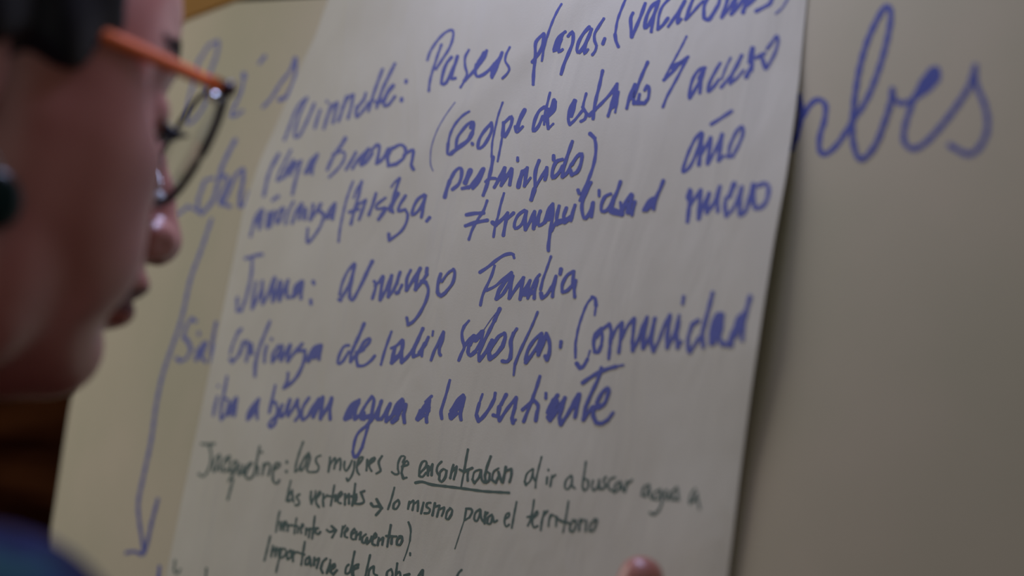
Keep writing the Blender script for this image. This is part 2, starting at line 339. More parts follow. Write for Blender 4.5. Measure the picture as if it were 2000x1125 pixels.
FB(850, 280, "w5.5 755,550 720,670 690,800 660,900 640,1025;w9 630,870 665,895;660,900 740,830 795,765;795,770 775,860 748,1010;790,830 860,765;w6.5 980,735 910,790 870,880 880,935 940,900 980,820 1000,745;w8 1000,750 985,850 990,945;990,945 1040,860 1090,750;w7.5 1090,755 1080,850 1080,935;1080,930 1155,745;1150,750 1130,830 1140,905 1210,860;w13 1275,720 1240,820;w7 1200,870 1240,740 1290,665;1292,670 1290,760 1280,860 1262,970 1243,1125 1243,1175;w7 1275,960 1320,880;1360,690 1335,800 1335,890;w11 1340,870 1430,840;1440,710 1410,800 1420,870;w11 1420,860 1490,810;1535,680 1510,760 1490,845;w8 1570,515 1580,545;1710,430 1670,510 1625,620 1610,700 1625,800 1650,825 1695,760 1735,650;w8 1730,660 1725,740 1715,800;w6 1800,515 1800,575;1925,555 1865,585 1825,675 1830,745 1885,735 1935,655 1995,535 2035,420;w9 1965,590 1940,680 1945,750;w14 1940,740 2040,770;w6.5 2035,650 2050,780;w8 2155,560 2095,640 2050,750;w9 2160,570 2150,640;w12 2130,680 2120,750;w7 2195,640 2175,720 2160,785;w7.5 2505,410 2470,500 2425,600 2400,720;w7 2400,600 2340,640 2290,735;w14 2370,660 2320,715", w=7.2)
# "año nuevo" by the right edge
FB(1260, 200, "510,275 460,330 400,450 355,580 345,640 400,600 450,510 490,400 515,290;w9 520,285 510,420 492,570;w7 510,480 600,320;w9 600,330 585,460 572,560;w7 575,560 640,440 705,290;w9 705,295 685,420 672,530;w7 680,530 720,490;w7 820,290 775,400 760,500;w9 760,495 800,490;800,490 850,400 890,300 890,220 840,260 790,360;w7.5 605,200 700,140 790,80", s=4.687, w=7)
FB(1260, 200, "w8 410,800 385,870 410,900;w9 420,820 410,900 388,1090;w7 410,950 455,880 505,800;w9 510,805 500,900 488,1065;w8 490,1065 530,950 585,830;w9 585,840 565,930 565,1010;w8 565,1010 630,920 685,770;w8 685,775 665,880 665,1000;w11 815,745 770,860;w9 740,880 730,950 742,1040;w7 742,1040 800,980 850,870 885,770;w10 880,790 865,900 865,1020;w9 870,1030 920,990 960,860 990,750;w10 1000,760 985,870 1005,960;w9 1010,970 1060,960 1110,900 1130,790 1100,740 1040,760", s=4.687, w=9)
# fourth line
FB(430, 480, "w7 280,140 370,112 460,95;w6 350,130 345,280 320,430 280,580 230,710;w8 190,715 230,710;w6 185,700 185,620 190,570;w6 395,400 370,520;w7 370,520 350,690;w6 350,690 410,590 450,480 465,390;w6.5 465,390 460,520 465,640;465,640 520,550 560,430 600,350;w8 600,360 580,460 578,610;w7 580,610 620,500 660,390;w8 665,400 655,500 650,600;w7 650,600 700,480 745,380;745,380 730,480 735,570;w6 735,570 800,562;w7 890,390 830,440 805,540;w8 890,400 850,500;905,390 885,580;w8 800,560 860,500", w=6.6)
FB(430, 480, "w8 1022,395 1028,415;w8 995,600 997,635")
FB(640, 480, "w6 290,195 220,280 160,410 130,540;w8 125,590 140,600;135,600 190,510 240,410 280,290 295,200;w7.5 295,210 270,340 245,470 240,560;w7 240,570 270,600 330,500 400,360;w8 390,380 450,250 490,170;w6.5 510,390 530,430 515,500 490,580;520,440 560,400 605,335;w7.5 608,340 590,450 575,595;575,595 640,480 700,325;w7.5 703,328 680,440 665,560;665,560 730,470 795,290;w6 795,290 760,420;w8 755,520 775,510;w6 770,520 815,430;w6.5 910,270 870,360 860,490;w7 865,490 940,370 1015,245;w8 1015,250 980,340 965,480;w7 960,480 1030,400 1090,310;w8 1090,250 1085,290;w8 1030,390 1075,400;w6.5 1075,400 1105,480 1080,600 1010,740 940,830 880,868;w6 880,868 868,790;w7 1240,310 1210,420 1205,510;w8 1210,520 1240,550 1290,515;w6.5 1290,515 1370,410 1395,300 1380,258;w5 1380,258 1320,300 1250,395", w=6.6)
FB(900, 450, "w7 210,460 300,400 400,320 480,270 550,255 575,265;w6 575,265 585,300;w6 370,390 340,490 290,600 240,710 215,820;w6 280,660 380,610 470,530 555,460;w8 555,470 480,570;w8.5 480,570 420,660 390,750;w7 400,750 460,700 520,600 560,500;w7 570,500 550,610 530,740;w7 530,745 610,630 685,520;w7 690,520 665,630 650,755;w6.5 650,755 700,650 760,550;w7 758,560 735,650 735,740;w10 700,700 790,680;w6 735,745 780,630 830,530 865,485;w7 840,540 815,640 805,745;w5 990,285 950,400 900,540;w6 900,540 875,650;w8 880,690 890,740;w7 890,745 940,710 1000,620;w6 1000,620 1045,500;w7 1045,510 1020,620 1005,725;w8 1100,425 1090,475;w7 1240,450 1170,490 1115,590 1112,670;w7 1120,680 1170,660 1225,600;w6.5 1225,590 1240,460;w7 1262,550 1245,640 1250,730", w=6.6)
# fifth line
FB(430, 620, "w7 230,130 190,170;w5 190,180 140,290 110,400;w8 112,460 130,490;w6 130,490 200,420;w8 210,400 260,270;w6 260,270 300,260;w6 300,260 310,340 285,480;w7 340,290 350,400;w5 300,430 345,310;w6 545,45 490,180 430,330 400,440;w7 400,440 385,530 380,640;w6 510,310 490,400 485,490;w6 565,235 563,245;w6.5 640,310 580,400 570,490;w7 570,490 630,420 680,310;w8 680,315 670,400 667,470;w7 667,470 720,380 770,300;w8 765,315 745,400 740,480;w7 740,480 820,380 900,290;w7 830,370 930,360;w7 930,370 925,460 870,600 800,700 700,775;w6 745,610 735,700 700,770;w8 1105,305 1040,330 975,430 968,480;w8 1040,440 1090,340;w10 1000,440 1080,350;w7 1110,310 1090,400 1085,460", w=6.6)
FB(640, 600, "w6.5 230,420 180,430 130,520 110,620 160,600 230,490;w7.5 400,180 350,300 290,430;w7 290,430 255,520 250,600;w6.5 250,600 320,510;w9 320,500 390,460;w6.5 390,460 460,380 460,340 400,380 350,460;w6.5 340,480 315,560 330,645;w6.5 330,645 400,640 470,590 515,535")
FB(640, 600, "w6 700,270 660,380 620,500 585,630;w6.5 700,450 760,420 820,360;w8 740,440 720,520 700,610;w9 705,610 770,540;w7 770,540 820,450 828,370;w8 825,390 812,500 812,605;w7 812,610 880,540 950,440 1000,330;w7.5 1045,235 990,360 945,470 940,540;w7 940,545 1000,520;w9 1010,500 1070,400;w6.5 1070,410 1105,330;w6 1040,460 1033,535;w5 1157,265 1150,310;w6 1270,270 1220,380 1170,480 1135,580;w7 1272,280 1255,370 1225,450;w7 1225,450 1225,500 1237,525")
FB(880, 580, "w5.5 200,262 150,320;w6.5 150,320 125,390 130,470 150,550 120,620 90,695;w7 150,540 210,460 260,425;w9 255,430 215,520;w8 200,540 190,600;w8 195,620 215,645 270,600;w7 270,600 330,500 355,375;w11 340,390 270,470;w1.8 365,360 440,250 510,160;w8 540,130 480,260;w7 480,260 410,400 350,520 310,620;w7 310,620 315,700;w7 315,700 380,610 440,500;w9 455,480 425,590;w9 420,610 430,680;w8 430,680 500,630 570,540;w8 570,540 600,440 590,400;w7 590,400 530,430 470,520 420,600;w6.5 725,350 690,400;w8 690,400 660,490 665,580 655,670;w8 655,670 620,710 570,705;w5 955,165 900,300 830,450;w6 830,450 760,600 705,740;w5 705,740 692,855;w7 1000,400 920,470 850,580 822,690;w8 825,720 880,650;w6 880,650 950,540 1000,410;w9 1000,430 970,540;w8 960,560 962,635;w7 962,635 1010,530 1050,400;w7.5 1055,410 1085,500 1085,600 1060,690;w8 1055,690 1040,650;w7 1213,490 1205,550")
FB(1100, 550, "w5 315,335 328,240;w8 328,240 320,170 290,155;w5.5 290,160 240,220 190,340 150,470 122,620;w6 122,620 122,760;w9 135,820 165,865;w8 165,865 200,850 240,780;w4 240,780 268,690;w8 380,470 320,530;w8 320,530 303,620 315,700;w8 315,705 350,705 380,640;w6.5 380,640 390,560 385,470;w5 385,480 340,560;w8 400,470 460,425;w8 460,425 480,500 470,620;w7 470,620 455,770;w6 470,610 530,470 590,405;w9 585,420 580,500;w7 580,500 570,600 555,710;w6 570,600 640,450 705,365;w8 710,370 700,500;w6.5 700,500 690,600;w8.5 690,600 695,690;w7 695,690 750,580 790,460 840,355;w8.5 835,370 815,480 795,600;w9 795,600 800,665;w7 800,665 870,540 920,365;w8.5 915,375 890,500 880,620;w9 880,620 902,695;w6.5 902,695 960,580 1010,440 1070,330;w9 1065,345 1050,460 1040,560;w9 1040,560 1040,660;w6.5 1045,660 1110,520 1160,340;w9 1155,400 1130,520;w9 1130,520 1145,660;w7 1145,660 1180,600;w7 1205,150 1195,220;w9 1350,390 1290,430;w7.5 1290,430 1250,560 1250,650;w10 1250,660 1265,700;w7.5 1265,700 1310,640 1360,560;w8 1495,110 1460,250 1420,400;w9 1420,400 1390,530 1400,650;w9 1540,330 1490,450 1475,620;w16 1570,340 1520,440;w15 1510,480 1500,600;w10 1590,330 1580,450 1560,560 1600,630;w11 1600,620 1680,630;w13 1660,630 1720,480;w12 1720,480 1800,330;w9 1870,150 1830,300 1800,430 1790,580;w16 1770,370 1720,520", s=5.128, w=7.5)
# sixth line
FB(390, 720, "w6 195,310 170,400 150,510;w5 205,185 203,195;w6 300,90 275,220 250,350;w6.5 250,350 230,480 235,555;w6.5 235,560 280,510 310,430 320,360;w6 260,320 310,340;w7 400,320 350,400 325,510;w7 325,510 370,450 405,340;w6.5 405,330 380,520", w=6.4)
FB(390, 720, "w7 650,335 590,400 530,500 525,560;w8 560,520 620,400;w6 525,560 580,510 640,400;w6.5 650,340 630,430 632,550")
FB(390, 720, "w5.5 830,185 800,320;w7 800,320 765,480;w8 790,370 830,370;w6.5 830,370 855,440 840,520 790,560 760,620;w7 760,620 775,650 820,610 840,540;w7 840,540 900,500;w7.5 905,400 885,470 900,530;w7 900,530 940,480 990,340;w7 990,345 970,430 970,520;w7 970,520 1030,430 1075,340;w6.5 1075,345 1080,430 1095,500 1050,570;w6.5 1200,320 1140,410 1120,490 1130,565 1190,520;w7 1190,520 1240,430 1310,330;w8 1310,335 1260,430 1245,530;w7 1245,530 1300,430 1350,310;w8 1350,320 1340,430 1325,550;w7 1325,550 1400,430 1450,320;w7 1450,330 1430,450 1432,555")
FB(650, 710, "w13 250,450 175,560;w7 290,400 220,440 160,520 130,600;w9 135,610 190,590;w8 285,430 245,520 240,600;w8 240,610 310,560;w6.5 300,560 370,440 430,362;w8 340,540 340,610;w11 320,600 400,580;w7 430,362 452,395 440,480;w7 440,470 425,560 400,640;w6 400,640 360,780 320,920;w7 320,920 270,1010 235,1030 218,970;w6 218,970 240,850 280,760 370,680;w7 370,680 440,600 500,500 535,410;w8 530,420 500,520 485,600;w8 490,610 530,610;w7 530,610 570,550 630,440;w7.5 625,450 595,540 585,635;w7 585,635 660,560;w11 740,430 680,540;w8 760,395 700,460 655,560;w10 655,640 700,600;w7 700,600 750,500 770,410;w7.5 800,450 780,550;w8 775,560 785,645")
FB(650, 710, "w6 1085,358 1020,420;w12 1040,440 960,570;w8 1060,400 1050,520;w8 960,520 925,610;w7 935,620 990,570;w7.5 1055,480 1035,560;w8 1025,570 1030,640")
FB(650, 710, "w6 1285,185 1250,320 1210,450;w7 1210,450 1188,530 1197,603;w14 1400,420 1330,530;w8 1430,350 1370,410 1300,520;w9 1290,560 1300,600;w8 1300,600 1360,550;w8 1440,370 1425,460;w7.5 1425,460 1400,550 1408,615")
FB(920, 690, "w5 125,450 90,550;w7 90,550 60,660;w8 60,680 80,745;w7.5 85,745 140,690 210,590 255,500;w7 255,500 265,440;w8 245,680 275,690;w8 385,455 330,560;w9 310,590 295,680;w7.5 300,690 312,740;w7 312,740 390,620 495,485;w8 495,495 480,600;w7 480,600 450,700;w8 450,710 460,765;w5 460,765 490,730;w7 755,255 720,370 680,480;w7 680,480 630,610 577,750;w7.5 565,620 620,570 690,515;w7.5 690,515 735,570 730,640;w8 725,640 710,738;w7 822,442 820,492;w17 920,530 870,640;w8 950,460 890,540 840,650;w9 845,700 865,735;w8 865,735 930,650;w8 930,650 1030,490;w8.5 1030,490 1000,590 970,700;w9 970,710 985,780;w8 985,780 1060,670 1120,560;w11 1180,460 1110,590;w8 1190,450 1170,560 1140,700;w8 1225,325 1300,270 1400,210;w8 1400,210 1500,170 1590,145;w5 1590,145 1670,128;w7.5 1430,160 1390,290 1320,440 1260,580;w8 1260,580 1230,730;w7 1235,730 1290,650 1330,590;w13 1350,600 1400,580;w8 1400,600 1470,540 1510,420;w8 1510,420 1500,380 1440,430 1380,540;w9 1345,590 1340,680;w9 1340,690 1370,755;w8.5 1370,760 1430,770 1500,730;w6 1500,730 1560,650")
# green lines
FG(370, 840, "w6 135,152 210,157 270,150;215,160 235,250 235,350 200,450 150,510 100,480;330,270 290,310 260,400 265,460 310,400 335,300;335,290 325,400 340,450;430,290 390,320 370,400 380,460 430,420;w6 440,290 420,350;510,340 460,370 440,440 450,470 500,410 525,350;525,350 500,450 430,560;480,540 450,650 420,760;560,380 540,450 545,500 590,430;600,390 590,460 600,490;620,460 670,380 690,360 650,370 625,440 620,520 660,535 710,490;770,180 750,280 725,400 705,490;750,400 750,490;w5 795,240 795,245;815,370 810,430 800,490;810,420 850,360 885,380 880,440 865,495;920,440 980,400 995,370 960,360 930,400 915,480 920,560 960,590 985,550", w=4.8)
FG(370, 840, "w5.5 1070,345 1070,358;w5.5 1065,450 1065,460")
FG(370, 840, "1250,130 1210,240 1175,360 1160,450;1160,460 1200,430 1250,330 1310,250;1305,255 1260,310 1220,400 1225,450 1270,390 1310,260;1310,250 1325,320 1290,430 1310,460;1440,280 1395,300 1390,350 1420,400 1400,455 1310,462")
FG(560, 850, "w5.2 475,245 470,320 457,400;470,330 530,248 530,320 520,368;525,330 585,252 592,320 585,380;635,290 630,350 650,395 690,340 715,280;745,290 735,380 710,450 670,505 658,475;770,340 820,280 840,240 800,250 770,330 775,400 795,430;w5 885,270 875,385;w5 880,330 905,290;905,320 960,275 965,245 920,270 905,340 930,392;w6 930,270 960,250;w5 1045,230 1010,290 1020,350;1020,350 1030,390 985,420")
FG(560, 850, "1275,295 1300,240 1260,230 1225,300 1220,370;1220,370 1230,420 1190,430 1155,405;1265,345 1335,320 1320,280 1280,320;w5 1275,335 1260,420;w5.5 1265,425 1280,475;1280,475 1315,465")
FG(800, 870, "w5 115,300 180,230 180,175 140,180 110,250 105,330;w5 105,335 140,345 180,300;w6 205,230 200,325;205,290 250,205;w5.5 250,210 240,325;350,178 310,220 297,280 320,325;335,290 322,370;w5.5 325,375 350,400 390,350 405,280;405,280 370,258 335,290;w5.2 480,215 460,290 445,358;460,290 515,230;w5.2 515,235 505,290 485,368;w5 640,45 620,150 600,270;w3.6 600,270 580,370 566,450;w5 550,265 600,292;w6 600,285 685,248;w5 640,280 635,330 637,385;w3.8 770,265 710,290 690,370;w5.5 690,375 710,412;w4.5 710,412 760,350 785,270;w4.5 785,280 790,370 815,408;w5.2 890,120 850,230 825,330;w5.5 825,335 835,408;w5 835,408 870,385 880,310;w4 880,310 850,285;w3.8 975,250 920,290 905,370;w5.5 905,380 945,408;945,405 980,330;w5.5 975,290 990,350 1010,400;w5.5 1055,235 1040,320 1020,405;1045,285 1115,255;w5 1118,262 1115,330 1095,400", w=4.6)
FG(800, 870, "w6 65,410 140,400 240,430 400,450;w5.8 400,450 600,475 800,502 950,512 1090,520", w=5.8)
FG(800, 870, "1350,258 1290,310 1265,390;w5.2 1265,395 1278,435;1278,435 1330,380 1360,262;1355,300 1360,350 1375,385;1450,125 1420,240 1390,370 1382,465", w=4.2)
FG(800, 870, "w4.6 1525,265 1525,275;w4.8 1512,350 1505,422;w4.8 1565,335 1545,448;w5 1560,360 1600,325")
FG(1000, 880, "590,250 540,300 530,370 560,388 600,320 600,258;w5 600,280 600,350 628,378", s=5.128)
FG(1000, 880, "740,112 725,220;w5 725,220 705,350;w5 705,355 722,400 760,370 762,300;762,300 725,280;812,300 800,360 820,402 860,350 872,292;870,300 880,370;w5 940,265 915,300 935,350 910,385 870,385;1030,268 980,290 960,350 980,392;w5 980,392 1030,420;1085,310 1045,330 1020,400 1060,400 1092,330;w5 1092,330 1110,400;w5 1150,310 1130,412;1140,350 1200,295", s=5.128)
FG(1000, 880, "w5 1370,340 1320,370 1300,440;w6 1305,450 1340,460;1340,450 1375,370;w5 1375,360 1380,440 1400,485;1485,390 1430,420 1420,480 1460,490 1490,410;1490,400 1500,520 1470,600;w6 1470,600 1420,640 1385,625;w6 1545,400 1530,440 1550,490;1550,490 1600,410;w5 1650,370 1605,420 1600,490;w6 1600,490 1650,490;1655,380 1665,500", s=5.128, w=4.8)
FG(1000, 880, "1835,385 1795,440 1780,520;w7 1785,525 1830,490;w5.5 1850,430 1820,500;w4.5 1850,430 1860,500 1880,585", s=5.128)
FG(560, 850, "w4.2 45,500 20,600 -5,720;w5 60,605 20,660 10,730 45,710;w5 60,620 65,690 75,730;w5 140,650 105,680 135,725 130,765 95,768")
FG(500, 925, "w5.5 605,200 600,270 608,330;w4 608,330 640,260 655,190;665,270 710,220 700,195 670,240;w5 665,250 660,320 690,368;w5 740,225 735,300 740,358;740,280 780,235;w4.5 860,130 840,240 820,350;w5 785,245 875,255;w5 872,235 870,300;900,270 945,225 935,195 905,230;w5 903,235 898,310 930,325;w5 978,225 975,340;975,280 1020,222;w5 1020,225 1020,330;1090,110 1075,230 1055,350;w6 1050,250 1100,260;w6 1080,260 1085,320;w5.5 1100,230 1095,290;w4.8 1190,190 1150,205;w4.8 1150,205 1175,270 1185,310 1140,332 1080,328")
FG(500, 925, "w6.5 1265,330 1290,362 1340,358 1375,375;w6 1325,282 1350,330 1383,378;w5.5 1383,378 1350,420 1318,455")
FG(500, 925, "w4.5 1520,155 1490,270 1450,390;w5 1560,290 1515,330 1508,380;1508,382 1540,388 1575,330 1562,290")
FG(700, 925, "w5 545,385 560,310;560,330 600,295;w4.6 605,300 605,340 593,400;605,335 655,300;w4.8 655,305 655,350 650,408;w4.8 715,320 688,435;w4.8 790,320 755,325 748,365 785,390 770,432 725,435;w5 840,325 812,458;835,365 890,350;890,352 880,400 862,472;880,395 940,370;942,372 935,410 915,462;1010,380 972,420 960,480;w5 962,490 985,502 1020,450;1020,450 1030,400 1005,378", w=4.4)
FG(700, 925, "w4.6 1185,390 1165,505;w2.6 1165,505 1120,640 1060,825;w5.2 1185,385 1235,388 1250,420 1220,480;w3.8 1220,480 1168,512;1335,392 1285,430 1272,500 1300,522 1330,460 1340,400;w5 1340,400 1350,490 1372,525;w5.5 1395,425 1385,545;w5 1385,470 1420,430;1465,450 1425,480 1415,540;w5 1415,545 1450,550 1475,470;w5 1475,480 1490,535 1522,515")
FG(800, 870, "1045,812 1090,780 1095,740 1060,760 1042,840 1060,892 1092,870;w4.6 1175,622 1150,750 1122,905", w=4.6)
FG(1000, 880, "220,495 205,600 180,700 158,752;w5 155,665 245,650;200,690 255,640 250,605 215,650;w5 208,660 200,730;w5 205,740 220,772 255,755;w5 325,610 300,700 287,795;310,660 355,605;w4.6 385,645 370,700 365,755;375,680 400,645;w4.6 445,660 440,755;w4.4 565,508 550,600 530,720;w3.6 530,720 510,820;w4.6 400,640 440,665 480,700;w6 480,700 520,715 570,725;w4.4 625,700 585,740 578,795;w5 578,800 610,812 640,750;640,750 640,700 605,695;w5 682,690 670,800;w4.5 675,730 712,690;w4.8 742,700 735,805;w4.5 830,690 785,740 775,795;w5 775,800 812,802 840,740;840,740 852,690 825,685", s=5.128, w=4.4)
FG(500, 925, "w4.4 260,415 240,500 220,640;w5 265,530 270,620;265,620 300,530;w5 300,590 332,550 325,520 303,570 305,625;w5 352,560 345,630;350,585 390,560;w4 445,490 430,570 420,660;w5 390,570 450,575;w4.4 462,590 455,650;490,605 522,575 510,550 488,600;w5 488,600 495,652;w5 552,600 545,670;550,630 590,600;w4.4 592,605 578,700;w4.6 645,470 630,590 615,712;w5 600,605 680,600;w5.5 655,600 645,640;w5 645,645 680,665 705,640", w=4.2)
FG(500, 925, "w5.5 780,620 810,642 870,620;w5.5 830,578 880,622;w5 880,625 835,702")
FG(500, 925, "w4.6 952,582 935,692;945,620 980,572;970,650 1008,620 1003,590 978,630;w4.8 975,640 975,690 1002,702;1045,670 1088,640 1082,600 1052,640;w5 1048,650 1045,710 1070,722;w4.8 1105,640 1095,720;1100,690 1150,642;w4.8 1152,645 1138,722;w4.8 1205,668 1168,700 1165,750;w5 1165,752 1190,762 1220,705;w5 1220,705 1218,770;1218,770 1250,740 1268,690;1280,720 1322,690 1310,650 1283,700;w5 1280,710 1277,770 1305,785;w5 1348,708 1335,785;1340,745 1395,702;w4.8 1397,705 1385,780;w5 1480,565 1460,680;w4.6 1460,680 1440,800;w5 1430,685 1540,690;w5 1492,695 1485,770;w4.8 1600,690 1552,720 1545,770;w5.2 1548,778 1580,782 1605,735;w4.8 1605,735 1600,690 1575,688", w=4.4)
FG(700, 925, "w4.6 550,535 570,590 575,640;w3.8 575,640 565,740;w2.8 565,740 530,860 495,955;w4.6 568,875 568,895")
FG(500, 925, "w4.8 155,690 125,820 92,955;w5.2 185,795 165,910;w5 178,860 222,812;w5 222,815 210,910;w5 215,860 258,822;w5 258,825 250,905;w4.2 282,820 265,900 240,990 220,1080;w4.6 278,840 315,822 330,870 295,920 262,925;w5 378,842 342,880 345,940;w5 345,942 382,920 388,860;w5 408,850 405,962;w5 408,890 440,862 530,890;w5 535,752 515,870;w4.6 515,870 495,1002;w5 585,912 545,945 540,995;w5.2 542,998 575,992 592,932;w5.2 592,932 602,1012;w5.5 640,925 635,1005;w4.8 640,960 690,930;w5 692,935 665,1035;w5 772,932 732,970 710,1040;w5.5 710,1045 730,1088;w4.8 812,980 775,1092;w4.5 815,948 815,955;w5 825,1050 862,1025 862,990 832,1010;w6 825,1020 815,1070;w6 818,1080 845,1105;w5.5 845,1105 885,1062", w=4.6)
FG(640, 1045, "w5 272,385 240,420 232,500 280,490 312,400;w5 350,215 325,340 312,450 318,520;w6 330,450 390,425;w5 400,382 350,400 330,480 342,560;w5.5 395,385 390,420", s=6.667)
FG(640, 1045, "w5 552,262 520,400 485,560;w5 595,408 545,450 525,560;w5 600,410 600,500 640,525", s=6.667)
FG(640, 1045, "w5 825,445 775,480 765,560;w5 825,445 845,500 835,560;w5 905,370 895,450 880,560;w5 890,510 935,478 950,560;w6 1000,525 1060,510;w6 1235,460 1190,520 1165,570;w6 1235,462 1232,560", s=6.667)
FG(640, 1045, "w5 1742,455 1700,500 1675,570", s=6.667)
FG(280, 1045, "w4.5 560,450 552,560 548,640 600,685 655,610", s=9.09)
FG(280, 1045, "w4.5 1120,590 1105,760", s=9.09)
# writing on the buff sheet behind
BB = lambda ox, oy, t, s=S5, w=7.0: word(back, ox, oy, s, w, B, t)
BB(320, 60, "w6.5 590,110 500,160 430,260 370,370 330,560 290,700 260,850 235,990;w6.5 600,120 580,260 530,400 490,530 460,760 400,900 280,1020 235,990")
BB(320, 60, "w11 880,480 880,510;w6.5 870,560 850,650 790,800 730,930 790,930 865,880;w7 1110,280 1050,355")
BB(320, 60, "w6 1445,310 1380,450 1280,580 1180,740 1090,840;w7 1450,320 1440,500 1390,640;w10 1445,310 1435,345;w9 1340,730 1270,760;w7 1390,640 1340,730")
BB(280, 250, "w7 340,950 400,930 480,870;w7 490,860 560,890 620,930;w7 770,550 680,580 640,680 600,800 610,920;w8 1010,130 920,300 860,430;w8 860,430 820,600 770,780 700,880 640,940;w8 840,560 900,520 930,580 860,740 840,830;w7 1090,450 1020,510 960,650 900,780 860,840;w8 850,830 950,860;w8 1100,460 1090,600 1060,750;w9 1060,750 1060,860;w7 1060,860 1110,840 1160,700")
BB(0, 0, "413,428 392,490 372,545 355,620 335,680 318,730 305,790 295,860 280,930 270,980 272,1020 279,1078 262,1077 244,1080 262,1077 281,1080 296,1020 308,975", s=1.0, w=6.5)
BB(280, 560, "w9 570,375 530,352;w6 530,352 480,420 440,540;w9 440,550 500,620 520,690;w6 520,690 480,780 400,820;w9 400,815 370,790;w6 610,500 610,530;w8 600,690 580,800;w9 580,800 650,640 690,620;w8 680,640 640,760 680,820;w6 800,390 770,530 750,680;w9 755,680 750,820;w7 755,700 815,620", s=5.625)
BB(280, 1045, "w7 285,560 262,800", s=9.09)
BB(1400, 0, "535,620 548,700 535,830 490,970;540,790 600,690 655,648 705,680 700,780 670,880 668,975 710,1000 790,930 880,790 960,670 1020,540 1080,360 1120,190 1130,80 1100,40 1050,110 980,260 930,430 900,600 882,780 882,900 910,1010 955,1030 1030,940 1090,790 1130,660 1140,580;1138,600 1160,650 1210,672 1280,640 1360,590 1430,520 1435,450 1390,460 1320,560 1260,700 1220,830 1218,920 1265,965 1340,940 1440,840 1550,700 1640,560 1680,430;w18 1410,490 1330,590;1675,450 1690,560 1740,680 1760,800 1740,900 1680,985 1620,1000 1515,945", s=3.328, w=11.5)
# ------------------------------------------------------------------ the person (head frame: x to her right, y forward, z up, origin between the ears)
_r = np.array([0.03587765, -0.01056995, 0.06709074]); _T = np.array([-0.22424332, -0.06827315, 0.55300801])
_a = np.linalg.norm(_r); _k = _r / _a
_K = np.array([[0, -_k[2], _k[1]], [_k[2], 0, -_k[0]], [-_k[1], _k[0], 0]])
RH = np.eye(3) + math.sin(_a) * _K + (1 - math.cos(_a)) * _K @ _K
OH = CAM + Rt @ _T
MH = Matrix.Identity(4)
for r in range(3):
    for c in range(3): MH[r][c] = RH[r, c]
    MH[r][3] = OH[r]

